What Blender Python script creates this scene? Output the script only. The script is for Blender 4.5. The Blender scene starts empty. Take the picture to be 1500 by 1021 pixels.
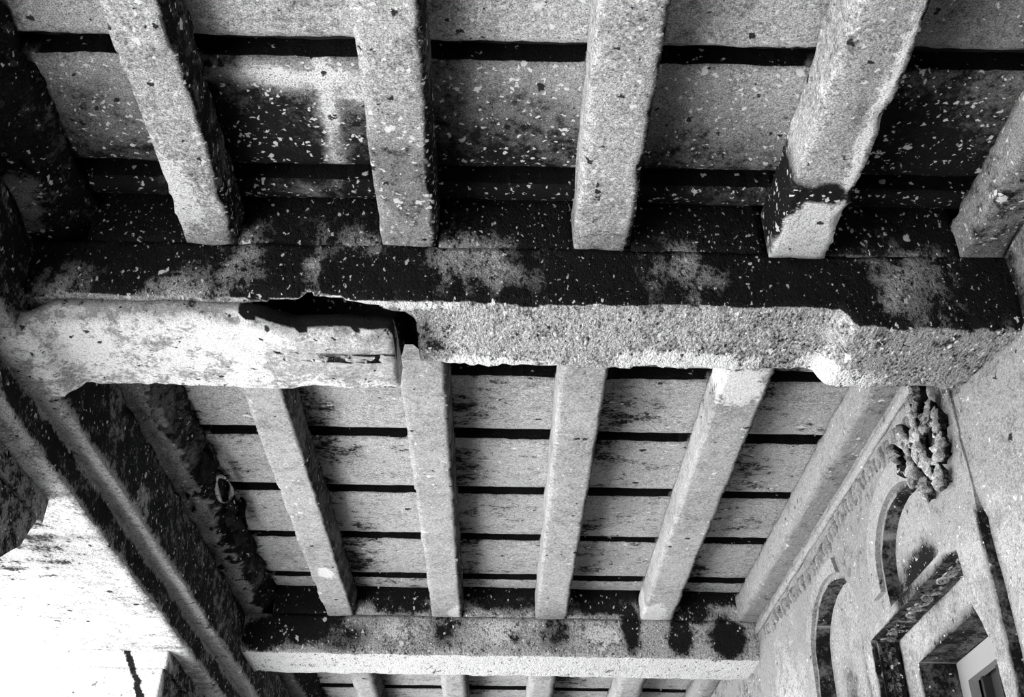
import bpy, bmesh, math, random
from mathutils import Vector, Matrix, noise
from mathutils.geometry import tessellate_polygon

random.seed(7)
scene = bpy.context.scene
col = scene.collection

# ------------------------------------------------------------------ camera
FOC, PITCH, ROLL, YAW, EYE = 1600.0, math.atan(1034.5 / 1600.0), 0.014, 0.0078, 1.5
fw = Vector((0, math.cos(PITCH), math.sin(PITCH)))
up = Vector((0, -math.sin(PITCH), math.cos(PITCH)))
rt = Vector((1, 0, 0))
r2 = rt * math.cos(ROLL) + up * math.sin(ROLL)
u2 = up * math.cos(ROLL) - rt * math.sin(ROLL)
ZR = Matrix.Rotation(-YAW, 3, 'Z')
r2, u2, f2 = ZR @ r2, ZR @ u2, ZR @ fw
cam_data = bpy.data.cameras.new('camera')
cam_data.sensor_fit = 'HORIZONTAL'
cam_data.sensor_width = 36.0
cam_data.lens = 36.0 * FOC / 1500.0
cam_data.clip_end = 500
cam = bpy.data.objects.new('camera', cam_data)
col.objects.link(cam)
cam.matrix_world = Matrix(((r2.x, u2.x, -f2.x, 0), (r2.y, u2.y, -f2.y, 0), (r2.z, u2.z, -f2.z, EYE), (0, 0, 0, 1)))
scene.camera = cam

# ------------------------------------------------------------------ light
world = bpy.data.worlds.new('sky')
scene.world = world
world.use_nodes = True
bg = world.node_tree.nodes['Background']
bg.inputs[0].default_value = (1, 1, 1, 1)
bg.inputs[1].default_value = 1.0
sun_data = bpy.data.lights.new('sun', 'SUN')
sun_data.energy = 12.0
sun_data.angle = math.radians(0.6)
sun = bpy.data.objects.new('sun', sun_data)
col.objects.link(sun)
sun.rotation_euler = Vector((0.26, 0.16, -0.95)).to_track_quat('-Z', 'Y').to_euler()

vs = scene.view_settings
vs.view_transform = 'Standard'
vs.look = 'None'
vs.gamma = 1.0
vs.use_curve_mapping = False
vs.exposure = 1.35
scene.cycles.max_bounces = 3
scene.cycles.diffuse_bounces = 3
scene.cycles.adaptive_threshold = 0.03

# ------------------------------------------------------------------ materials
class NT:
    def __init__(s, name):
        s.m = bpy.data.materials.new(name)
        s.m.use_nodes = True
        s.t = s.m.node_tree
        s.t.nodes.clear()
    def n(s, kind, **kw):
        nd = s.t.nodes.new(kind)
        for k, v in kw.items():
            setattr(nd, k, v)
        return nd
    def put(s, sock, v):
        if hasattr(v, 'is_output'):
            s.t.links.new(v, sock)
        else:
            sock.default_value = v
    def math(s, op, a, b=0.0, c=None, clamp=False):
        nd = s.n('ShaderNodeMath', operation=op, use_clamp=clamp)
        s.put(nd.inputs[0], a); s.put(nd.inputs[1], b)
        if c is not None: s.put(nd.inputs[2], c)
        return nd.outputs[0]
    def step(s, v, lo, hi):
        nd = s.n('ShaderNodeMapRange', interpolation_type='SMOOTHSTEP')
        s.put(nd.inputs[0], v); s.put(nd.inputs[1], lo); s.put(nd.inputs[2], hi)
        nd.inputs[3].default_value = 0; nd.inputs[4].default_value = 1
        return nd.outputs[0]
    def mix(s, f, a, b):
        nd = s.n('ShaderNodeMix', data_type='FLOAT')
        s.put(nd.inputs[0], f); s.put(nd.inputs[2], a); s.put(nd.inputs[3], b)
        return nd.outputs[0]
    def noise(s, vec, scale, detail=4, rough=0.6, dist=0.0):
        nd = s.n('ShaderNodeTexNoise')
        s.put(nd.inputs['Vector'], vec)
        nd.inputs['Scale'].default_value = scale
        nd.inputs['Detail'].default_value = detail
        nd.inputs['Roughness'].default_value = rough
        nd.inputs['Distortion'].default_value = dist
        return nd.outputs['Fac']
    def spots(s, vec, scale, share, size):
        """random round spots: a share of Voronoi cells holds one, its radius varies from cell to cell"""
        v = s.n('ShaderNodeTexVoronoi', feature='F1')
        s.put(v.inputs['Vector'], vec)
        v.inputs['Scale'].default_value = scale
        sep = s.n('ShaderNodeSeparateColor')
        s.t.links.new(v.outputs['Color'], sep.inputs[0])
        rad = s.math('MULTIPLY', s.math('POWER', sep.outputs[1], 2.2), size)
        rad = s.math('ADD', rad, size * 0.30)
        edge = s.math('SUBTRACT', rad, v.outputs['Distance'])
        inside = s.step(edge, 0.0, size * 0.35)
        if hasattr(share, 'is_output'):
            keep = s.math('LESS_THAN', sep.outputs[0], share)
        else:
            keep = s.math('LESS_THAN', sep.outputs[0], share)
        return s.math('MULTIPLY', inside, keep)

def stone(name, base=0.42, soot_shade_tone=0.012, lime_light_tone=0.78, grain=1.5, pits=0.22, flecks=0.25, blotch=0.9,
          stretch=(1, 1, 1), bump=0.35, pit_scale=26.0, fleck_scale=34.0, rag=1.0, lo=0.22, hi=0.80):
    """weathered stone; the colour attribute 'weather' holds soot with painted shade (r), lime with painted light (g) and fleck density (b)"""
    N = NT(name)
    tc = N.n('ShaderNodeTexCoord')
    oi = N.n('ShaderNodeObjectInfo')
    off = N.math('MULTIPLY', oi.outputs['Random'], 61.0)
    mp = N.n('ShaderNodeMapping')
    N.put(mp.inputs['Vector'], tc.outputs['Object'])
    mp.inputs['Scale'].default_value = stretch
    comb = N.n('ShaderNodeCombineXYZ')
    N.put(comb.inputs[0], off); N.put(comb.inputs[1], off)
    va = N.n('ShaderNodeVectorMath', operation='ADD')
    N.put(va.inputs[0], mp.outputs[0]); N.put(va.inputs[1], comb.outputs[0])
    p = va.outputs[0]
    # a slightly distorted copy makes the spots ragged
    dn = N.n('ShaderNodeTexNoise'); N.put(dn.inputs['Vector'], p); dn.inputs['Scale'].default_value = 55; dn.inputs['Detail'].default_value = 2
    dv = N.n('ShaderNodeVectorMath', operation='MULTIPLY_ADD')
    N.put(dv.inputs[0], dn.outputs['Color']); dv.inputs[1].default_value = (0.034, 0.034, 0.034); N.put(dv.inputs[2], p)
    q = dv.outputs[0]
    at = N.n('ShaderNodeAttribute', attribute_name='weather_shading', attribute_type='GEOMETRY')
    sep = N.n('ShaderNodeSeparateColor'); N.put(sep.inputs[0], at.outputs['Color'])
    soot_shade, lime_light, fden = sep.outputs[0], sep.outputs[1], sep.outputs[2]
    n1 = N.noise(p, 2.6, 4, 0.68)
    n2 = N.noise(p, 15.0, 4, 0.72)
    n3 = N.noise(p, 75.0, 2, 0.6)
    gr = N.noise(p, 230.0, 1, 0.7)
    c1 = N.math('SUBTRACT', n1, 0.5); c2 = N.math('SUBTRACT', n2, 0.5); c3 = N.math('SUBTRACT', n3, 0.5); cg = N.math('SUBTRACT', gr, 0.5)
    s = N.math('MULTIPLY_ADD', c1, 1.5 * rag, soot_shade)
    s = N.math('MULTIPLY_ADD', c2, 2.0 * rag, s)
    s = N.math('MULTIPLY_ADD', c3, 1.1 * rag, s)
    sm = N.step(s, lo, hi)
    l = N.math('MULTIPLY_ADD', c1, 1.2, lime_light)
    l = N.math('MULTIPLY_ADD', c2, 1.7, l)
    l = N.math('MULTIPLY_ADD', c3, 0.8, l)
    lm = N.step(l, 0.36, 0.72)
    v = N.math('MULTIPLY_ADD', c1, base * blotch * 1.5, base)
    v = N.math('MULTIPLY_ADD', c2, base * blotch * 1.9, v)
    v = N.math('MULTIPLY_ADD', c3, base * blotch * 2.2, v)
    v = N.mix(lm, v, lime_light_tone)
    v = N.mix(sm, v, soot_shade_tone)
    gg = N.math('MULTIPLY_ADD', cg, grain * 2.0, 1.0)
    v = N.math('MULTIPLY', v, gg)
    # lime flecks
    fsh = N.math('MULTIPLY_ADD', fden, 0.75, flecks * 0.4)
    fsh = N.math('MULTIPLY_ADD', c1, 0.8, fsh)
    f1 = N.spots(q, fleck_scale * 0.55, N.math('MULTIPLY', fsh, 0.8), 0.27)
    f2 = N.spots(q, fleck_scale * 1.6, N.math('MULTIPLY', fsh, 1.7), 0.40)
    fl = N.math('MAXIMUM', f1, f2)
    v = N.mix(N.math('MULTIPLY', fl, 0.9), v, 0.78)
    # black pits
    psh = N.math('MULTIPLY_ADD', c1, -0.6, pits)
    pt = N.spots(q, pit_scale, psh, 0.34)
    v = N.mix(N.math('MULTIPLY', pt, 0.95), v, 0.012)
    v = N.math('MAXIMUM', v, 0.006)
    v = N.math('MINIMUM', v, 0.88)
    cc = N.n('ShaderNodeCombineColor')
    for i in range(3): N.put(cc.inputs[i], v)
    bs = N.n('ShaderNodeBsdfPrincipled')
    N.put(bs.inputs['Base Color'], cc.outputs[0])
    bs.inputs['Roughness'].default_value = 0.95
    bs.inputs['Specular IOR Level'].default_value = 0.1
    h = N.math('MULTIPLY_ADD', n2, 1.0, N.math('MULTIPLY', n3, 0.5))
    bp = N.n('ShaderNodeBump')
    bp.inputs['Strength'].default_value = bump
    bp.inputs['Distance'].default_value = 0.02
    N.put(bp.inputs['Height'], h)
    N.put(bs.inputs['Normal'], bp.outputs[0])
    out = N.n('ShaderNodeOutputMaterial')
    N.put(out.inputs[0], bs.outputs[0])
    return N.m

def plain(name, tone, rough=0.8, grain=0.3):
    N = NT(name)
    tc = N.n('ShaderNodeTexCoord')
    g = N.noise(tc.outputs['Object'], 180, 3, 0.7)
    b = N.noise(tc.outputs['Object'], 4, 5, 0.6)
    v = N.math('MULTIPLY_ADD', N.math('SUBTRACT', g, 0.5), tone * grain * 2, tone)
    v = N.math('MULTIPLY_ADD', N.math('SUBTRACT', b, 0.5), tone * grain, v)
    cc = N.n('ShaderNodeCombineColor')
    for i in range(3): N.put(cc.inputs[i], v)
    bs = N.n('ShaderNodeBsdfPrincipled')
    N.put(bs.inputs['Base Color'], cc.outputs[0])
    bs.inputs['Roughness'].default_value = rough
    out = N.n('ShaderNodeOutputMaterial')
    N.put(out.inputs[0], bs.outputs[0])
    return N.m

M_JOIST = stone('joist_stone', base=0.41, pits=0.27, flecks=0.42, rag=0.8, lo=0.1, hi=0.95, pit_scale=30)
M_JOIST_FAR = stone('joist_stone_far', base=0.40, pits=0.10, flecks=0.12, blotch=0.7, grain=1.0, rag=0.6, lo=0.05, hi=0.95)
M_SLAB = stone('slab_stone', base=0.44, pits=0.24, flecks=0.30, rag=0.7, lo=0.0, hi=0.98, pit_scale=30)
M_SLAB_FAR = stone('slab_stone_far', base=0.42, pits=0.05, flecks=0.08, blotch=0.8, stretch=(0.8, 1.2, 1), rag=1.15, lo=0.12, hi=0.80)
M_BEAM = stone('beam_stone', base=0.38, pits=0.36, flecks=0.34, bump=0.8, blotch=1.4, pit_scale=48, stretch=(1.35, 0.75, 1))
M_ARCH = stone('architrave_stone', base=0.40, pits=0.10, flecks=0.10, stretch=(1, 1, 1))
M_CASING = stone('whitewashed_plaster', base=0.44, pits=0.30, flecks=0.05, blotch=0.7, grain=0.9, pit_scale=34, rag=0.7)
M_WALL = stone('wall_plaster', base=0.36, pits=0.08, flecks=0.10, blotch=0.7, grain=1.0, fleck_scale=46, pit_scale=34, lo=0.0, hi=1.05)
M_CARVE = stone('carved_stone', base=0.38, pits=0.10, flecks=0.10, blotch=0.8)
M_COVER = plain('roof_fill', 0.02)
M_GROUND = plain('pale_ground', 0.62)
M_FLOOR = plain('floor_paving', 0.07)
M_PANEL = plain('painted_shutter', 0.36, grain=0.12)
M_VOID = plain('void_sheet', 0.03)

# ------------------------------------------------------------------ helpers
def link(name, me, mat, parent=None):
    o = bpy.data.objects.new(name, me)
    me.materials.append(mat)
    col.objects.link(o)
    if parent: o.parent = parent
    return o

def empty(name, loc=(0, 0, 0)):
    o = bpy.data.objects.new(name, None)
    o.empty_display_size = 0.1
    o.location = loc
    col.objects.link(o)
    return o

def tag(o, label, cat, group=None):
    o['label'] = label; o['category'] = cat
    if group: o['group'] = group
    return o

def structure(o):
    o['kind'] = 'structure'
    return o

def weather_shading(me, fn):
    """fn(point, normal) -> (soot, lime, flecks)"""
    a = me.color_attributes.new('weather_shading', 'FLOAT_COLOR', 'POINT')
    me.update()
    for v in me.vertices:
        s, l, f = fn(v.co, v.normal) if fn else (0, 0, 0)
        a.data[v.index].color = (s, l, f, 1)

def recenter(o, loc):
    """move the origin of a top-level mesh object to loc without moving it"""
    o.data.transform(Matrix.Translation(-Vector(loc)))
    o.location = loc

def nz(p, s, k=0.0):
    return noise.noise(Vector((p[0] * s + k, p[1] * s + 3.1 * k, p[2] * s - k)))

def prism(name, sec, a0, a1, axis, mat, parent=None, res=0.022, amp=0.006, chip=0.018, wfn=None, seed=0.0, warp=None, smooth=True):
    """a stone member: the closed section sec (list of 2-tuples) run from a0 to a1 along axis, worn and uneven.
    axis 'y': section is (x, z); axis 'x': section is (y, z); axis 'z': section is (x, y)"""
    pts = []
    n = len(sec)
    cx = sum(s[0] for s in sec) / n; cz = sum(s[1] for s in sec) / n
    for i in range(n):
        p, q = sec[i], sec[(i + 1) % n]
        L = math.dist(p, q)
        k = max(1, round(L / res))
        for j in range(k):
            t = j / k
            d = min(t, 1 - t) * L          # distance to the nearest arris
            pts.append((p[0] + (q[0] - p[0]) * t, p[1] + (q[1] - p[1]) * t, d))
    m = max(1, round((a1 - a0) / res))
    verts, faces = [], []
    for i in range(m + 1):
        a = a0 + (a1 - a0) * i / m
        for (u, w, d) in pts:
            v3 = Vector((u, a, w)) if axis == 'y' else Vector((a, u, w)) if axis == 'x' else Vector((u, w, a))
            c3 = Vector((cx, a, cz)) if axis == 'y' else Vector((a, cx, cz)) if axis == 'x' else Vector((cx, cz, a))
            inward = (c3 - v3)
            if inward.length > 0: inward.normalize()
            e = max(0.0, 1 - d / 0.03)
            ch = chip * e * e * max(0.1, 0.35 + 1.3 * nz(v3, 9, seed) + 0.9 * nz(v3, 31, seed + 5))
            if axis == 'x' and w > cz: ch *= 0.15
            disp = noise.noise_vector(v3 * 5 + Vector((seed, 0, seed))) * amp + noise.noise_vector(v3 * 28 + Vector((0, seed, 0))) * amp * 0.45
            w3 = v3 + inward * ch + disp
            if warp: w3 = warp(w3)
            verts.append(w3)
    k = len(pts)
    for i in range(m):
        for j in range(k):
            faces.append((i * k + j, i * k + (j + 1) % k, (i + 1) * k + (j + 1) % k, (i + 1) * k + j))
    faces.append(tuple(range(k)))
    faces.append(tuple(range(m * k, (m + 1) * k)))
    me = bpy.data.meshes.new(name)
    me.from_pydata(verts, [], faces)
    bm = bmesh.new(); bm.from_mesh(me)
    bmesh.ops.recalc_face_normals(bm, faces=bm.faces)
    bm.to_mesh(me); bm.free()
    if smooth:
        for f in me.polygons: f.use_smooth = len(f.vertices) == 4
    weather_shading(me, wfn)
    return link(name, me, mat, parent)

def blob(p, c, r, soft=0.55, k=0.0, wob=0.35):
    """1 inside an uneven patch centred at c with radii r, 0 outside; p and c are 2-tuples"""
    dx, dy = (p[0] - c[0]) / r[0], (p[1] - c[1]) / r[1]
    d = math.sqrt(dx * dx + dy * dy) + wob * noise.noise(Vector((p[0] * 7 + k, p[1] * 7, k))) + wob * 0.6 * noise.noise(Vector((p[0] * 22, p[1] * 22 + k, k)))
    return max(0.0, min(1.0, (1 + soft - d) / (2 * soft)))

ZS, ZJ, ZB = 3.90, 3.745, 3.53          # undersides of slabs, joists, cross beams
XW, XA = 1.57, -1.55                    # inner wall face, architrave face
BEAMS = [(2.86, 3.29), (6.50, 6.93), (10.15, 10.58)]
SPANS = [(-0.75, 3.06), (3.10, 6.70), (6.74, 10.35)]
JX = [(-1.06, -0.89), (-0.415, -0.23), (0.22, 0.408), (0.862, 1.055)]

# ------------------------------------------------------------------ shell: ground, floor, added end walls, roof
def slab_box(name, lo, hi, mat, parent=None):
    bm = bmesh.new()
    bmesh.ops.create_cube(bm, size=1)
    for v in bm.verts:
        v.co = Vector([lo[i] + (v.co[i] + 0.5) * (hi[i] - lo[i]) for i in range(3)])
    me = bpy.data.meshes.new(name); bm.to_mesh(me); bm.free()
    return link(name, me, mat, parent)

structure(slab_box('ground', (-60, -40, -0.65), (-2.62, 60, -0.45), M_GROUND))
structure(slab_box('floor', (-2.62, -1.15, -0.3), (1.97, 11.5, 0.0), M_FLOOR))
structure(slab_box('wall_back_blocker', (-2.45, -1.15, 0.0), (1.97, -0.80, 4.3), M_FLOOR))  # end wall added out of view to darken the near bay
structure(slab_box('wall_front_blocker', (-2.45, 11.2, 0.0), (1.97, 11.5, 4.3), M_FLOOR))  # end wall added out of view to cut fill light
ceiling = structure(slab_box('ceiling', (-2.45, -0.80, 3.985), (1.97, 11.2, 4.2), M_COVER))

# ------------------------------------------------------------------ ceiling slabs, one by one between the joists
GAPS = [(-1.37, -1.06), (-0.89, -0.415), (-0.23, 0.22), (0.408, 0.862), (1.055, 1.50)]
JOINTS = [[-0.12, 0.45, 1.02, 1.59, 2.165, 2.69, 2.86], [3.29, 3.91, 4.466, 5.066, 5.662, 6.262, 6.50], [6.93, 7.5, 8.07, 8.64, 9.2, 9.77, 10.15]]

def slab_weather_shade(bay, gi, x0, x1):
    def fn(p, n):
        t = (p.x - x0) / (x1 - x0)
        if p.z > 3.97 or (abs(n.z) < 0.15 and x0 < p.x < x1): return 1.4, 0, 0          # joint faces coloured black
        if bay == 0:
            s = 0.05
            if p.y > 2.165:
                s = (0.22, 0.52, 0.34, 0.18, 0.68)[gi] + 0.62 * min(1.0, (p.y - 2.165) / 0.5) + 0.35 * (0.5 - t)  # soot towards the beam; joist shade painted towards the left edge
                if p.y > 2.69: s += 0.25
            elif gi == 4:
                s = 0.5
            l, f = 0.0, (0.42 if p.y > 2.165 else 0.10)
            if gi == 1:      # lime leaking through a crack
                l = 0.75 * max(blob((p.x, p.y), (-0.64, 2.27), (0.20, 0.05), k=3, wob=0.8), blob((p.x, p.y), (-0.545 + 0.03 * nz(p, 3, 4), 2.48), (0.03, 0.40), k=5, wob=0.7), blob((p.x, p.y), (-0.66, 2.76), (0.12, 0.05), k=8, wob=0.9), blob((p.x, p.y), (-0.47, 2.33), (0.05, 0.03), k=9, wob=0.9))
                s -= l * 0.8
            return max(0, s), l, f
        s = -0.12 + 0.62 * max(0.0, 1 - 1.35 * t) + 0.45 * nz(p, 4.0, gi)  # stains plus joist shade painted into the left half
        if gi == 0: s -= 0.12
        return max(0, s), 0.12 * max(0, nz(p, 2.2, gi + 9)), 0.0
    return fn

def slab(x0, x1, y0, y1, bay, gi, ri):
    g = 0.033 if bay == 0 else 0.037
    xa, xb, ya, yb = x0 - 0.05, x1 + 0.05, y0 + g, y1 - g
    res = 0.024 if bay < 2 else 0.06
    nx, ny = max(2, round((xb - xa) / res)), max(2, round((yb - ya) / res))
    verts, faces = [], []
    sd = bay * 17 + gi * 5 + ri
    tilt = 0.006 * random.uniform(-1, 1)
    for j in range(ny + 1):
        for i in range(nx + 1):
            x = xa + (xb - xa) * i / nx; y = ya + (yb - ya) * j / ny
            p = Vector((x, y, ZS))
            z = ZS + 0.004 * nz(p, 4, sd) + 0.002 * nz(p, 25, sd)
            d1, d0 = yb - y, y - ya
            z += 0.022 * max(0, 1 - d1 / 0.055) ** 2 + 0.010 * max(0, 1 - d0 / 0.02) ** 2   # worn, rounded arrises
            z += tilt * (y - ya) / (yb - ya)
            yy = y
            if j in (0, ny): yy += 0.006 * nz(p, 14, sd + 2) + 0.004 * nz(p, 40, sd)
            z = max(z, ZS + 0.0005) if (x < x0 or x > x1) else z
            verts.append((x, yy, z))
    k = nx + 1
    for j in range(ny):
        for i in range(nx):
            faces.append((j * k + i, (j + 1) * k + i, (j + 1) * k + i + 1, j * k + i + 1))
    top = len(verts)
    ring = [i for i in range(k)] + [j * k + nx for j in range(1, ny + 1)] + [ny * k + i for i in range(nx - 1, -1, -1)] + [j * k for j in range(ny - 1, 0, -1)]
    for r in ring:
        verts.append((verts[r][0], verts[r][1], verts[r][2] + 0.004))
    for r in ring:
        verts.append((verts[r][0], verts[r][1], 3.985))
    L = len(ring)
    for a in range(L):
        b = (a + 1) % L
        faces.append((ring[a], ring[b], top + b, top + a))
        faces.append((top + a, top + b, top + L + b, top + L + a))
    faces.append(tuple(top + L + a for a in range(L)))
    me = bpy.data.meshes.new('slab')
    me.from_pydata(verts, [], faces)
    for f in me.polygons: f.use_smooth = len(f.vertices) == 4 and f.index < nx * ny
    weather_shading(me, slab_weather_shade(bay, gi, x0, x1))
    return link('slab', me, M_SLAB if bay == 0 else M_SLAB_FAR, ceiling)

for bay in range(3):
    J = JOINTS[bay]
    for gi, (x0, x1) in enumerate(GAPS):
        for ri in range(len(J) - 1):
            slab(x0, x1, J[ri], J[ri + 1], bay, gi, ri)

# ------------------------------------------------------------------ joists
BAYNAME = ['near bay', 'middle bay', 'far bay']
POSNAME = ['joist beside the outer architrave joist', 'joist left of centre', 'joist right of centre', 'joist nearest the inner wall']
def joist_weather_shade(bay, i):
    def fn(p, n):
        s, l, f = 0.0, 0.0, 0.12
        if bay == 0:
            f = 0.22 + 0.35 * max(0, p.y - 2.2)
            if n.x > 0.6: s = 0.85  # sides away from the light: painted shade on top of soot
            if i == 0: l = blob((p.x, p.y), (-1.02, 2.62), (0.06, 0.16), k=2)
            if i == 1: s += 0.55 * blob((p.x, p.y), (-0.33, 2.55), (0.14, 0.30), k=4, soft=0.6) ; f += 0.3 * (p.y > 2.3)
            if i == 3:
                l = max(1.4 * blob((p.x, p.y), (0.96, 2.73), (0.15, 0.15), k=6, soft=0.25), blob((p.x, p.y), (1.04, 2.3), (0.035, 0.5), k=9))
                s += 1.5 * blob((p.x, p.y), (0.87, 2.58), (0.06, 0.10), k=1) + 1.5 * blob((p.x, p.y), (1.00, 2.53), (0.08, 0.045), k=11, soft=0.4) + 0.35 * blob((p.x, p.y), (1.0, 2.1), (0.08, 0.4), k=12)
                if n.x < -0.6: s = max(s, 1.2 * blob((p.y, p.z), (2.72, 3.82), (0.18, 0.12), k=2))
                else: s -= l * 0.6
        else:
            if n.x > 0.6: s = 0.75  # sides away from the light darkened by painted shade
            if bay == 1 and i == 3:
                l = max(blob((p.x, p.y), (0.94, 3.75), (0.12, 0.16), k=3), blob((p.x, p.y), (0.93, 6.4), (0.07, 0.16), k=5))
            if bay == 1 and i == 1:
                l = blob((p.x, p.y), (-0.25, 6.4), (0.06, 0.1), k=5)
            if bay == 1 and i == 0:
                l = blob((p.x, p.y), (-0.97, 5.8), (0.05, 0.08), k=7)
            f = 0.03
        return max(0, s), l, f
    return fn

for bay, (a, b) in enumerate(SPANS):
    for i, (x0, x1) in enumerate(JX):
        dz = random.uniform(-0.008, 0.004)
        t = 0.006
        if bay == 0 and i == 3: dz = -0.03
        sec = [(x0, ZJ + dz), (x1, ZJ + dz), (x1 + t, ZS), (x0 - t, ZS)]
        bb = 2.845 if bay == 0 and i == 3 else b     # this one stops short of the beam
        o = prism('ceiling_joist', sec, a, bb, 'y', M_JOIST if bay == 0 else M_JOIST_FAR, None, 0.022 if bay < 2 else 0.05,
                  0.005, 0.020 if bay == 0 else 0.009, joist_weather_shade(bay, i), seed=bay * 11 + i * 3.7)
        tag(o, 'grey stone %s in the %s' % (POSNAME[i], BAYNAME[bay]), 'joist', 'stone ceiling joists')
        recenter(o, ((x0 + x1) / 2, a, ZJ))

# wall joists on either side
left_joists = []
M_RUBBLE = stone('rubble_plaster', base=0.36, pits=0.20, flecks=0.2, rag=0.9, lo=0.1, hi=0.95, bump=0.8)
def rubble_warp(p):
    if 3.3 < p.y < 6.5 and p.z < 3.895:
        k = 0.4 + 0.6 * min(1.0, max(0.0, (p.y - 4.4) / 0.6))
        p = p + Vector((noise.noise(p * 9) * 0.045 + noise.noise(p * 27) * 0.022, 0, noise.noise(p * 11 + Vector((5, 0, 0))) * 0.022)) * k
    return p
def wj_left(p, n):
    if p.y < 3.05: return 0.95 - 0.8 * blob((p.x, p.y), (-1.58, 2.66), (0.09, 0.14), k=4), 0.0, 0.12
    s = 0.05 if n.z < -0.75 else 0.85  # sloped side gets painted shade, underside stays light
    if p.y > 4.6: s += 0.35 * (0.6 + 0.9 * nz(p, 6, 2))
    return s, 0.25 * max(0.0, nz(p, 11, 5)), 0.10
def wj_right(bay):
    def fn(p, n):
        return (0.4 if bay == 0 else 0.10) + (0.18 if n.z < -0.6 else 0), 0.0, 0.35 if bay == 0 else 0.06
    return fn
for bay, (a, b) in enumerate(SPANS):
    ed = -1.375
    xr = 1.505 if bay == 0 else 1.455
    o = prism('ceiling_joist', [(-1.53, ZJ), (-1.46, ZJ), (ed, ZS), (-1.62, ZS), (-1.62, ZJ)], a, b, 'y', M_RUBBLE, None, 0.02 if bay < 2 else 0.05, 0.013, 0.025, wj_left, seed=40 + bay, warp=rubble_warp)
    tag(o, 'rough dark stone joist against the outer architrave in the %s' % BAYNAME[bay], 'joist', 'stone ceiling joists')
    recenter(o, (-1.5, a, ZJ))
    left_joists.append(o)
    o = prism('ceiling_joist', [(xr + 0.007, ZJ), (xr + 0.155, ZJ), (xr + 0.155, ZS), (xr, ZS)], a, b, 'y', M_JOIST if bay == 0 else M_WALL, None, 0.024 if bay < 2 else 0.05, 0.006, 0.014, wj_right(bay), seed=50 + bay)
    tag(o, 'plain stone joist against the carved inner wall in the %s' % BAYNAME[bay], 'joist', 'stone ceiling joists')
    recenter(o, (1.52, a, ZJ))

# ------------------------------------------------------------------ cross beams
def beam1_weather_shade(p, n):
    if n.y < -0.45 and p.y < 3.0:          # side towards the camera: soot and painted shade, with patches of bare stone
        q = (p.x, p.z)
        l = 0.0
        for c, r, k in (((-0.10, 3.69), (0.16, 0.11), 1), ((0.56, 3.67), (0.11, 0.08), 2), ((1.31, 3.62), (0.13, 0.14), 3), ((-1.05, 3.57), (0.13, 0.07), 4),
                        ((-0.86, 3.66), (0.07, 0.13), 5), ((-0.62, 3.66), (0.03, 0.12), 6), ((-1.42, 3.56), (0.07, 0.07), 7), ((-0.45, 3.76), (0.12, 0.05), 9)):
            l = max(l, 0.9 * blob(q, c, r, k=k, soft=0.8, wob=0.8))
        l = min(1.0, l + 0.25 * max(0.0, noise.noise(Vector((p.x * 13, 0, p.z * 2.5)))) )
        return 1.12 - 0.95 * l, 0.10 * l, 0.16
    if p.x < -0.28 and p.y > 2.88 and 3.56 < p.z < 3.735 and n.y < 0.9: return 1.4, 0.0, 0.0     # shade painted black inside the broken hollow
    if n.z < -0.4:
        q = (p.x, p.y)
        l = 0.0
        if p.x > -0.35:
            l = max(blob(q, (-0.05, 3.25), (0.22, 0.05), k=1), blob(q, (0.62, 3.2), (0.26, 0.07), k=2), blob(q, (1.15, 3.2), (0.16, 0.08), k=3), blob(q, (-0.5, 2.89), (0.35, 0.03), k=4))
        else:
            l = blob(q, (-0.6, 2.88), (0.30, 0.03), k=4)
        s = 0.12
        if p.x > 1.2: s = 0.38
        s += 0.3 * blob(q, (-0.27, 3.08), (0.08, 0.14), k=8)
        return s - 0.1 * l, l, 0.25
    return 0.3, 0, 0.1

def beam1_warp(p):
    # broken-out hollow left of the middle, and the ragged far arris
    if p.z < 3.60 and p.x < -0.2:
        t = blob((p.x, p.y), (-0.59, 3.02), (0.27, 0.135), soft=0.10, k=2, wob=0.10)
        t = max(t, blob((p.x, p.y), (-0.335, 3.12), (0.035, 0.16), soft=0.2, k=3, wob=0.15))
        p = p + Vector((0, 0, 0.17 * t))
    if p.z < 3.62 and p.x > 1.02:            # the end bearing on the wall hangs lower
        t = max(0.0, min(1.0, (p.x - 1.08 + 0.05 * nz(p, 8)) / 0.045))
        p = p + Vector((0, 0, -0.065 * t))
    return p

def infill(parent, xs, y0, y1, mat, wfn, seed):
    for i, (x0, x1) in enumerate(xs):
        prism('infill_stone', [(y0, ZJ + 0.002), (y1, ZJ + 0.002), (y1, ZS + 0.08), (y0, ZS + 0.08)], x0 + 0.012, x1 - 0.012, 'x', mat, parent, 0.024, 0.004, 0.004, wfn, seed=seed + i)

b1 = empty('cross_beam', (0, 3.08, ZB))
tag(b1, 'broken sooty stone cross beam nearest the camera spanning the whole picture', 'beam')
def parented(o, par):
    o.data.transform(Matrix.Translation(-par.location))
    return o
y0, y1 = BEAMS[0]
o = prism('beam_stone', [(y0, ZB), (y1 - 0.03, ZB), (y1 - 0.03, ZJ), (y0, ZJ)], XA - 0.05, 1.675, 'x', M_BEAM, b1, 0.017, 0.008, 0.022, beam1_weather_shade, seed=3, warp=beam1_warp)
parented(o, b1)
FX = [(-1.40, -1.05), (-0.9, -0.405), (-0.24, 0.23), (0.40, 0.87), (1.045, 1.52)]
n0 = len(b1.children)
infill(b1, FX, y0 + 0.001, y1 - 0.06, M_BEAM, beam1_weather_shade, 60)
for c in b1.children:
    if c.name.startswith('infill'): parented(c, b1)

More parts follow.
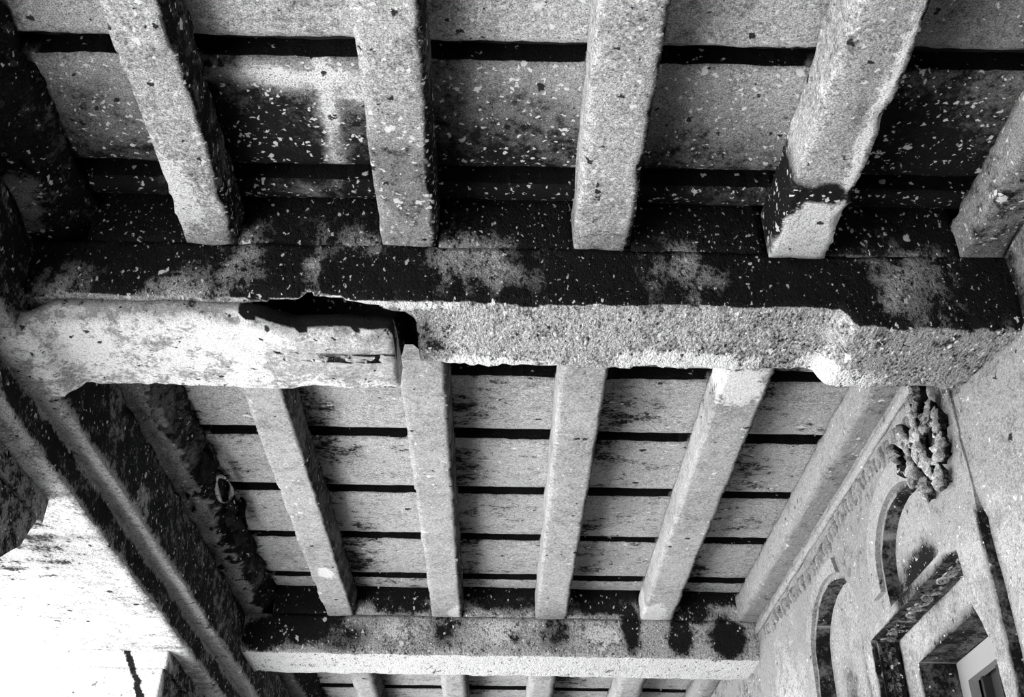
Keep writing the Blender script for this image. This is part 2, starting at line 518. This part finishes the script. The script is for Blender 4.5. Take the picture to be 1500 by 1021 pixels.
def casing_weather_shade(p, n):
    if n.z < -0.3:
        l = 0.62
        if p.x > -0.80: l = 0.62 - 0.7 * blob((p.x, p.y), (-0.52, 3.10), (0.24, 0.10), k=4)
        return 0.0, l, 0.0
    if n.y < -0.4 and p.x > -0.85: return 1.3, 0.0, 0.02  # near face painted black, extending the shaded gap of the hollow
    return 0.25, 0.25, 0.1
def casing_warp(p):
    if p.x < -1.45: p = p + Vector((0, 0, -0.05 * min(1, (-1.45 - p.x) / 0.06)))
    # the near edge falls back and the underside breaks off towards the right end
    if p.x > -0.80:
        t = min(1, (p.x + 0.80) / 0.12)
        if p.y < 3.05: p = p + Vector((0, 0.07 * t, 0))
    return p
o = prism('plaster_casing', [(2.885, 3.47), (2.905, 3.445), (3.285, 3.445), (3.30, 3.46), (3.30, 3.528), (2.885, 3.528)], -1.74, -0.365, 'x', M_CASING, b1, 0.017, 0.008, 0.016, casing_weather_shade, seed=8, warp=casing_warp)
o['label'] = 'bright whitewashed plaster casing under the beam end'
parented(o, b1)

def beam2_weather(p, n):
    if n.y < -0.45:
        q = (p.x, p.z)
        s = 0.12
        for c, r, k, w in (((-1.20, 3.76), (0.24, 0.17), 1, 1.5), ((-1.42, 3.62), (0.14, 0.10), 13, 1.3), ((-0.60, 3.82), (0.2, 0.06), 2, .8), ((-0.33, 3.66), (0.10, 0.10), 3, .8), ((0.0, 3.83), (0.22, 0.05), 4, 1.0), ((0.10, 3.62), (0.05, 0.05), 12, .5),
                        ((0.34, 3.66), (0.09, 0.12), 5, .75), ((0.80, 3.68), (0.05, 0.14), 6, 1.4), ((0.62, 3.82), (0.2, 0.05), 7, 1.0), ((1.10, 3.66), (0.06, 0.14), 8, 1.2), ((1.38, 3.64), (0.09, 0.13), 9, 1.5), ((-0.95, 3.60), (0.18, 0.09), 10, .8), ((1.2, 3.8), (0.10, 0.07), 11, 1.2)):
            s = max(s, w * blob(q, c, r, k=k, soft=0.45))
        drip = (p.z - 3.80 + 0.05 * noise.noise(Vector((p.x * 11, 0, 3))) + 0.03 * noise.noise(Vector((p.x * 31, 0, 1)))) / 0.07
        s = max(s, min(1.15, drip))
        l = max(blob(q, (0.0, 3.66), (0.16, 0.10), k=1), blob(q, (0.6, 3.64), (0.15, 0.10), k=2), blob(q, (-0.62, 3.64), (0.14, 0.09), k=3))
        return s, 0.6 * l, 0.05
    return 0.0, 0.8, 0.0
def plain_beam(p, n):
    return 0.1, 0.3, 0.05
for bi, (lab, wf) in enumerate((('pale stone cross beam closing the far side of the middle bay', beam2_weather), ('distant stone cross beam beyond the far bay', plain_beam))):
    y0, y1 = BEAMS[bi + 1]
    b = empty('cross_beam', (0, (y0 + y1) / 2, 3.51))
    tag(b, lab, 'beam')
    o = prism('beam_stone', [(y0, 3.51), (y1, 3.51), (y1, ZJ), (y0, ZJ)], XA - 0.05, XW + 0.02, 'x', M_BEAM if bi == 0 else M_ARCH, b, 0.024, 0.005, 0.012, wf, seed=13 + bi)
    parented(o, b)
    infill(b, FX, y0 + 0.001, y1 - 0.02, M_BEAM if bi == 0 else M_ARCH, wf, 80 + bi * 9)
    for c in b.children:
        if c.name.startswith('infill'): parented(c, b)

# ------------------------------------------------------------------ outer architrave on the left
def arch_weather_shade(p, n):
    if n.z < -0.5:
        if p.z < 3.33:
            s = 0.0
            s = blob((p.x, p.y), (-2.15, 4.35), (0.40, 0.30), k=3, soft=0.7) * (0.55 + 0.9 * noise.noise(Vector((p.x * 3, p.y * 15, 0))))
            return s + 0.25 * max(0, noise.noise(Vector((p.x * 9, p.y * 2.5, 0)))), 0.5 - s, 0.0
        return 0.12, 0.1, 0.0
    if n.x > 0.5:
        s = 0.78  # inner faces turned from the light: shade painted in
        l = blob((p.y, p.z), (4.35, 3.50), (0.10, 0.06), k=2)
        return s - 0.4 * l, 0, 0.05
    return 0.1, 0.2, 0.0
o = prism('architrave', [(-2.45, 3.27), (-1.64, 3.27), (-1.64, 3.41), (XA, 3.41), (XA, 3.74), (-1.63, 3.74), (-1.63, 3.98), (-2.45, 3.98)], -0.8, 11.2, 'y', M_ARCH, None, 0.035, 0.008, 0.014, arch_weather_shade, seed=21)
tag(o, 'stepped stone architrave along the open outer side with brightly lit underside', 'architrave')
recenter(o, (-2.0, 5.2, 3.27))

# ------------------------------------------------------------------ columns under the architrave
def br_w(p, n):
    if n.y < -0.5 or n.x < -0.5:             # faces painted pale to look sunlit, with one dark crack running down
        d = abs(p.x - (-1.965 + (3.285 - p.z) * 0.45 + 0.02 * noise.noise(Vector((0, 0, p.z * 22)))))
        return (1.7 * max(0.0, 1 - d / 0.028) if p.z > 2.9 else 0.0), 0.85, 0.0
    return 0.55, 0.05, 0.05  # remaining sides darker, with shade painted in
def column(y, yn, yf, lab, res=0.03):
    c = empty('stone_column', (-2.05, y, 0))
    tag(c, lab, 'column', 'columns of the open outer side')
    parts = [prism('bracket_block', [(yn, 3.178), (yf, 3.178), (yf, 3.272), (yn, 3.272)], -2.36, -1.745, 'x', M_ARCH, c, res, 0.004, 0.008, br_w, seed=y),
             prism('capital', [(yn + 0.004, 2.96), (yn + 0.002, 3.177), (yf - 0.02, 3.176), (yf - 0.10, 3.04), (yf - 0.35, 2.86), (yn + 0.20, 2.86)], -2.34, -1.76, 'x', M_ARCH, c, res, 0.006, 0.010, br_w, seed=y + 1)]
    oct_ = [(-2.05 + 0.21 * math.cos(math.pi / 8 + k * math.pi / 4), y + 0.21 * math.sin(math.pi / 8 + k * math.pi / 4)) for k in range(8)]
    parts.append(prism('shaft', oct_, 0.28, 2.87, 'z', M_ARCH, c, 0.06, 0.004, 0.008, None, seed=y + 2))
    parts.append(prism('base_block', [(y - 0.3, 0.0), (y + 0.3, 0.0), (y + 0.3, 0.17), (y + 0.24, 0.28), (y - 0.24, 0.28), (y - 0.3, 0.17)], -2.35, -1.75, 'x', M_ARCH, c, 0.06, 0.004, 0.01, None, seed=y + 3))
    for p_ in parts: parented(p_, c)
column(3.02, 2.16, 3.874, 'stone column with bracket capital at the left edge under the near cross beam')
column(6.72, 5.737, 7.66, 'stone column with bracket capital at the lower left beyond the bright soffit', 0.014)
column(-0.5, -0.78, 0.35, 'stone column at the camera end of the open outer side')

# ------------------------------------------------------------------ inner wall on the right: carved face with window and niches
def arch_poly(yc, hw, zb, zs, zt, n=10, point=0.0):
    pts = [(yc - hw, zb), (yc + hw, zb)]
    for k in range(n + 1):
        a = math.pi * k / n
        cy = math.cos(a); sz = math.sin(a)
        pts.append((yc + hw * cy, zs + (zt - zs) * (sz ** (1.0 + point))))
    return pts
WIN1 = [(3.42, 1.0), (4.52, 1.0), (4.52, 2.985), (3.52, 2.985), (3.505, 2.83), (3.45, 2.70), (3.405, 2.60)]
NICHE_A = arch_poly(3.95, 0.28, 3.03, 3.19, 3.39)
NICHE_B = arch_poly(4.98, 0.36, 2.35, 3.16, 3.405)

def plate(name, outer, holes, x0, x1, mat, parent=None, wfn=None, amp=0.004, step=0.05, region=None, seed=0.0, shift=None):
    """an upright slab of stone lying in the (y, z) plane between x0 (face) and x1, with holes cut through"""
    loops = [outer] + holes
    flat = [p for l in loops for p in l]
    tris = tessellate_polygon([[Vector((p[0], p[1], 0)) for p in l] for l in loops])
    bm = bmesh.new()
    f0 = [bm.verts.new((x0, p[0], p[1])) for p in flat]
    for t in tris:
        try: bm.faces.new([f0[i] for i in t])
        except ValueError: pass
    idx = 0
    f1 = [bm.verts.new((x1, p[0], p[1])) for p in flat]
    for l in loops:
        n = len(l)
        for i in range(n):
            j = (i + 1) % n
            try: bm.faces.new((f0[idx + i], f0[idx + j], f1[idx + j], f1[idx + i]))
            except ValueError: pass
        idx += n
    for t in tris:
        try: bm.faces.new([f1[i] for i in reversed(t)])
        except ValueError: pass
    if region:
        ya, yb, za, zb = region
        k = ya
        while k < yb:
            bmesh.ops.bisect_plane(bm, geom=bm.verts[:] + bm.edges[:] + bm.faces[:], plane_co=(0, k, 0), plane_no=(0, 1, 0)); k += step
        k = za
        while k < zb:
            bmesh.ops.bisect_plane(bm, geom=bm.verts[:] + bm.edges[:] + bm.faces[:], plane_co=(0, 0, k), plane_no=(0, 0, 1)); k += step
    bmesh.ops.recalc_face_normals(bm, faces=bm.faces)
    for v in bm.verts:
        d = noise.noise_vector(v.co * 6 + Vector((seed, 0, 0))) * amp + noise.noise_vector(v.co * 25) * amp * 0.5
        v.co += Vector((d.x - (shift(v.co) if shift and v.co.x < (x0 + x1) / 2 else 0), d.y * 0.6, d.z * 0.6))
    me = bpy.data.meshes.new(name); bm.to_mesh(me); bm.free()
    weather_shading(me, wfn)
    return link(name, me, mat, parent)

def wall_weather_shade(p, n):
    q = (p.y, p.z)
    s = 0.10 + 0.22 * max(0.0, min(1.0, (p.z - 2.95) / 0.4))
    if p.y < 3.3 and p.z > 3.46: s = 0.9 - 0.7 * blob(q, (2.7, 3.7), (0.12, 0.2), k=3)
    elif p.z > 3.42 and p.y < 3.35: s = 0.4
    if (n.y < -0.5 and (p.y > 3.4 or p.z < 3.05)) or n.z < -0.5: s = 0.85  # reveals and downward faces darkened: shade painted into the recesses
    s = max(s, 1.0 * blob(q, (3.52, 3.45), (0.15, 0.17), k=9, wob=0.6))  # dark ground behind the boss leaves, painted as cavity shade
    s = max(s, 1.2 * blob(q, (4.02, 3.06), (0.16, 0.08), k=5))
    l = 0.0
    if p.z < 3.05: l = 0.35
    l = max(l, 0.5 * blob(q, (6.0, 3.2), (0.6, 0.5), k=3))
    return s, l, 0.12 if p.y < 3.3 else 0.04
wall = plate('wall_right', [(3.295, 0.0), (11.2, 0.0), (11.2, 3.74), (3.295, 3.74)], [WIN1, NICHE_A, NICHE_B], XW, 1.686, M_WALL, None, wall_weather_shade, 0.006, 0.045, (2.3, 6.6, 2.3, 3.74))
structure(wall)
slab_box('leak_blocker', (1.94, -0.8, 0.0), (2.10, 11.2, 4.2), M_VOID, wall)  # added backing that blocks sky light leaking through the window
def n_w(p, n):
    q = (p.y, p.z)
    s = max(1.5 * blob(q, (4.0, 3.08), (0.20, 0.09), k=2), 0.8 * blob(q, (4.75, 2.9), (0.10, 0.25), k=4), 0.8 * blob(q, (5.1, 2.85), (0.10, 0.2), k=6))
    return s, 0.0, 0.05
WIN2 = [(3.20, 1.1), (4.344, 1.1), (4.344, 2.842), (3.20, 2.842)]
plate('wall_core', [(-0.8, 0.0), (11.2, 0.0), (11.2, 3.98), (-0.8, 3.98)], [WIN2], 1.688, 1.833, M_WALL, wall, wall_weather_shade, 0.003, 0.06, (3.0, 4.7, 2.3, 3.1))
plate('niche_back', NICHE_A, [], 1.625, 1.687, M_WALL, wall, n_w, 0.0, 0.05, (3.6, 4.3, 3.0, 3.42))
plate('niche_back', NICHE_B, [], 1.640, 1.687, M_WALL, wall, n_w, 0.0, 0.05, (4.5, 5.4, 2.3, 3.42))
def pier_shift(v):
    a = max(0.0, min(1.0, (v.z - 3.0) / 0.08))
    return a * (0.026 - 0.082 * max(0.0, min(1.0, (3.29 - v.y) / 0.43)))
plate('wall_pier', [(-0.80, 0.0), (3.30, 0.0), (3.30, 3.98), (-0.80, 3.98)], [], 1.602, 1.69, M_WALL, wall, wall_weather_shade, 0.006, 0.05, (2.3, 3.3, 2.3, 3.98), shift=pier_shift)

def band(name, inner, outer, x0, x1, mat, parent, wfn=None):
    """an arched moulding between two open paths of (y, z) points, proud of the wall"""
    bm = bmesh.new()
    n = len(inner)
    vs_ = [[bm.verts.new((x, p[0], p[1])) for p in path] for x in (x0, x1) for path in (inner, outer)]
    fi, fo, bi, bo = vs_
    for i in range(n - 1):
        bm.faces.new((fi[i], fi[i + 1], fo[i + 1], fo[i]))
        bm.faces.new((fo[i], fo[i + 1], bo[i + 1], bo[i]))
        bm.faces.new((fi[i + 1], fi[i], bi[i], bi[i + 1]))
    bm.faces.new((fi[0], fo[0], bo[0], bi[0])); bm.faces.new((fo[-1], fi[-1], bi[-1], bo[-1]))
    bmesh.ops.recalc_face_normals(bm, faces=bm.faces)
    me = bpy.data.meshes.new(name); bm.to_mesh(me); bm.free()
    weather_shading(me, wfn)
    return link(name, me, mat, parent)
def arc(yc, hw, zb, zs, zt, n=14, upto=1.0):
    pts = [(yc + hw, zb)]
    for k in range(n + 1):
        a = math.pi * k / n * upto
        pts.append((yc + hw * math.cos(a), zs + (zt - zs) * math.sin(a)))
    return pts
light_w = lambda p, n: (0.0, 0.1, 0.02)
band('niche_moulding', arc(3.95, 0.30, 3.10, 3.19, 3.41, upto=0.72), arc(3.95, 0.40, 3.10, 3.21, 3.51, upto=0.70), XW - 0.022, XW + 0.01, M_WALL, wall, light_w)
band('niche_moulding', arc(4.98, 0.385, 2.35, 3.16, 3.43, upto=0.66), arc(4.98, 0.46, 2.35, 3.18, 3.50, upto=0.60), XW - 0.018, XW + 0.01, M_WALL, wall, light_w)

# the leaf frieze above the niches: each little slanting leaf on its own
def leaf_mesh():
    bm = bmesh.new()
    bmesh.ops.create_icosphere(bm, subdivisions=2, radius=1)
    for v in bm.verts:
        v.co = Vector((v.co.x * 0.026, v.co.y * 0.012, v.co.z * 0.042))
        v.co.y += 0.16 * v.co.z
    me = bpy.data.meshes.new('frieze_leaf'); bm.to_mesh(me); bm.free()
    for f in me.polygons: f.use_smooth = True
    weather_shading(me, lambda p, n: (0.30, 0.0, 0.0))
    me.materials.append(M_WALL)
    return me
lm = leaf_mesh()
y = 3.42
while y < 6.3:
    o = bpy.data.objects.new('frieze_leaf', lm); col.objects.link(o); o.parent = wall
    zc = 3.585 + 0.02 * math.sin(y * 3.3)
    o.location = (XW + 0.001, y, zc + random.uniform(-0.012, 0.012))
    o.rotation_euler = (random.uniform(0.1, 0.7), 0, 0)
    s_ = random.uniform(0.75, 1.25); o.scale = (1, s_, s_)
    y += random.uniform(0.035, 0.06)
fil = prism('frieze_fillet', [(3.66, 0), (3.66, 0.02), (3.69, 0.02), (3.69, 0)], 3.3, 6.5, 'y', M_WALL, wall, 0.03, 0.003, 0.004, light_w) if False else \
      prism('frieze_fillet', [(XW - 0.016, 3.665), (XW + 0.004, 3.660), (XW + 0.004, 3.715), (XW - 0.016, 3.705)], 3.31, 6.50, 'y', M_WALL, wall, 0.025, 0.003, 0.004, light_w)

# window: inner frame, shutter and dark slit
w1 = structure(plate('window_1', [(3.22, 1.12), (4.342, 1.12), (4.342, 2.840), (3.22, 2.840)], [[(3.60, 1.3), (4.264, 1.3), (4.264, 2.75), (3.60, 2.75)]], 1.835, 1.875, M_PANEL, None, None, 0.0))
b_ = plate('void_sheet', [(3.45, 1.2), (4.33, 1.2), (4.33, 2.83), (3.45, 2.83)], [], 1.90, 1.93, M_VOID, w1, None, 0.0)  # added dark sheet standing in for the unlit opening
for yy in (4.20, 4.05):
    plate('louvre_bar', [(yy, 1.3), (yy + 0.018, 1.3), (yy + 0.018, 2.75), (yy, 2.75)], [], 1.865, 1.90, M_VOID, w1, None, 0.0)
for ya, yb in ((-0.79, 3.28), (4.62, 11.19)):
    slab_box('bounce_blocker', (XW - 0.02, ya, 0.0), (XW + 0.005, yb, 2.15), M_FLOOR, wall)  # added unseen dark panels that cut bounce off the lower wall
# carved strips and scrolls on the deep outer jamb and lintel
jw = lambda p, n: (0.8, 0.0, 0.12)
for x in (1.592, 1.628, 1.664):
    plate('jamb_fillet', [(4.508, 1.0), (4.528, 1.0), (4.528, 2.98), (4.508, 2.98)], [], x, x + 0.012, M_CARVE, wall, jw, 0.001, 0.06, (4.5, 4.5, 2.3, 2.98))
def scroll_mesh(name, r=0.024, turns=2.2, thick=0.0055):
    bm = bmesh.new()
    rings = []
    n = 34
    for i in range(n):
        t = i / (n - 1)
        a = t * turns * 2 * math.pi
        rr = r * (1 - 0.85 * t)
        c = Vector((rr * math.cos(a), 0, rr * math.sin(a)))
        out = Vector((math.cos(a), 0, math.sin(a)))
        th = thick * (1 - 0.4 * t)
        rings.append([bm.verts.new(c + out * th * math.cos(b) + Vector((0, -1, 0)) * th * math.sin(b)) for b in (k * math.pi / 3 for k in range(6))])
    for i in range(n - 1):
        for k in range(6):
            bm.faces.new((rings[i][k], rings[i][(k + 1) % 6], rings[i + 1][(k + 1) % 6], rings[i + 1][k]))
    bmesh.ops.recalc_face_normals(bm, faces=bm.faces)
    me = bpy.data.meshes.new(name); bm.to_mesh(me); bm.free()
    for f in me.polygons: f.use_smooth = True
    weather_shading(me, lambda p, n: (0.55, 0.0, 0.1))
    me.materials.append(M_CARVE)
    return me
sm_ = scroll_mesh('jamb_scroll')
z = 2.945; k = 0
while z > 2.35:
    for x in (1.610, 1.648):
        o = bpy.data.objects.new('jamb_scroll', sm_); col.objects.link(o); o.parent = wall
        o.location = (x, 4.517, z); o.rotation_euler = (0, random.uniform(0, 6.28), 0)
        o.scale = (0.72, 1, 0.9)
    z -= 0.052
y = 3.56
while y < 4.5:
    o = bpy.data.objects.new('lintel_scroll', sm_); col.objects.link(o); o.parent = wall
    o.location = (1.628, y, 2.982); o.rotation_euler = (math.pi / 2, 0, random.uniform(0, 6.28)); o.scale = (1.6, 1, 1)
    y += 0.062

# carved leafy boss where the near cross beam meets the wall
def lobe(name, size, bend, parent, loc, rot, soot_shade, lobed=0.38):
    bm = bmesh.new()
    bmesh.ops.create_icosphere(bm, subdivisions=3, radius=1)
    for v in bm.verts:
        t = v.co.z
        w = (1 - 0.45 * max(0, t)) * (1 + lobed * math.cos(5 * math.atan2(v.co.z, v.co.y) + 0.6))
        x = v.co.x * size[0] * w; y_ = v.co.y * size[1] * w; z_ = t * size[2]
        x -= bend * t * t * size[2]
        if v.co.x < 0: x *= 1 - 0.35 * math.exp(-(v.co.y * 3) ** 2)
        z_ *= 1 + lobed * math.cos(5 * math.atan2(v.co.z, v.co.y) + 0.6)
        p = Vector((x, y_, z_))
        v.co = p + noise.noise_vector(p * 45 + Vector((loc[1] * 9, 0, 0))) * 0.010
    me = bpy.data.meshes.new(name); bm.to_mesh(me); bm.free()
    for f in me.polygons: f.use_smooth = True
    weather_shading(me, lambda p, n: (soot_shade + (0.7 if p.x > -0.004 else 0.0), 0.05, 0.1))  # leaf backs darkened, painting shade into the gaps
    o = link(name, me, M_CARVE, parent)
    o.location = loc; o.rotation_euler = rot
    return o
BOSS = Vector((XW, 3.5, 3.42))
for (dy, dz, sy, sz, a, s) in ((-0.06, 0.14, .025, .07, .5, .5), (0.0, 0.10, .022, .06, .1, .2), (0.10, 0.06, .03, .075, -.3, .1), (0.18, 0.05, .022, .07, -.5, .3), (0.02, 0.0, .035, .06, .3, 0), (-0.08, 0.02, .03, .06, .8, .4),
                               (0.09, -0.06, .03, .05, .2, 0), (-0.02, -0.09, .032, .05, -.2, .1), (-0.11, -0.10, .028, .055, .6, .1), (0.14, -0.03, .02, .05, -.6, .5), (-0.13, -0.02, .02, .05, .2, .2), (0.03, -0.15, .03, .04, .0, 0), (-0.07, -0.17, .025, .04, .5, 0)):
    lobe('carved_leaf', (0.032, sy * 1.0, sz * 0.95), 0.14, wall, BOSS + Vector((-0.036, dy * 1.35 + 0.03, dz * 1.2)), (a * 1.3, 0, 0), s * 1.5)

# carved scroll bracket on the dark left joist of the middle bay
SC = Vector((-1.345, 4.85, 3.795)) - left_joists[1].location
def loop_mesh():
    bm = bmesh.new()
    n, rings = 36, []
    for i in range(n):
        a = 2 * math.pi * i / n
        w = 0.042 * (1 + 0.35 * math.cos(a)) 
        c = Vector((w * math.sin(a), 0.125 * math.cos(a), 0))
        out = Vector((math.sin(a), 0.5 * math.cos(a), 0)).normalized()
        th = 0.006 + 0.003 * math.sin(3 * a)
        rings.append([bm.verts.new(c + out * th * math.cos(b) + Vector((0, 0, 1)) * th * 1.6 * math.sin(b)) for b in (k * math.pi / 3 for k in range(6))])
    for i in range(n):
        for k in range(6):
            bm.faces.new((rings[i][k], rings[i][(k + 1) % 6], rings[(i + 1) % n][(k + 1) % 6], rings[(i + 1) % n][k]))
    bmesh.ops.recalc_face_normals(bm, faces=bm.faces)
    me = bpy.data.meshes.new('scroll_rim'); bm.to_mesh(me); bm.free()
    for f in me.polygons: f.use_smooth = True
    weather_shading(me, lambda p, n: (0.45, 0.0, 0.05))
    me.materials.append(M_CARVE)
    return me
o = bpy.data.objects.new('scroll_rim', loop_mesh()); col.objects.link(o); o.parent = left_joists[1]; o.location = SC + Vector((-0.01, 0.0, 0.0)); o.rotation_euler = (0, math.radians(-62), 0)
for (dx, dy, dz, a) in ((0.0, 0.25, 0.0, 0.9), (0.01, 0.36, 0.03, 0.6), (-0.02, -0.24, 0.02, 1.0), (0.0, 0.5, 0.0, 0.8)):
    lobe('bracket_leaf', (0.025, 0.03, 0.08), 0.2, left_joists[1], SC + Vector((dx - 0.02, dy, dz)), (a, 0.3, 0), 1.0)
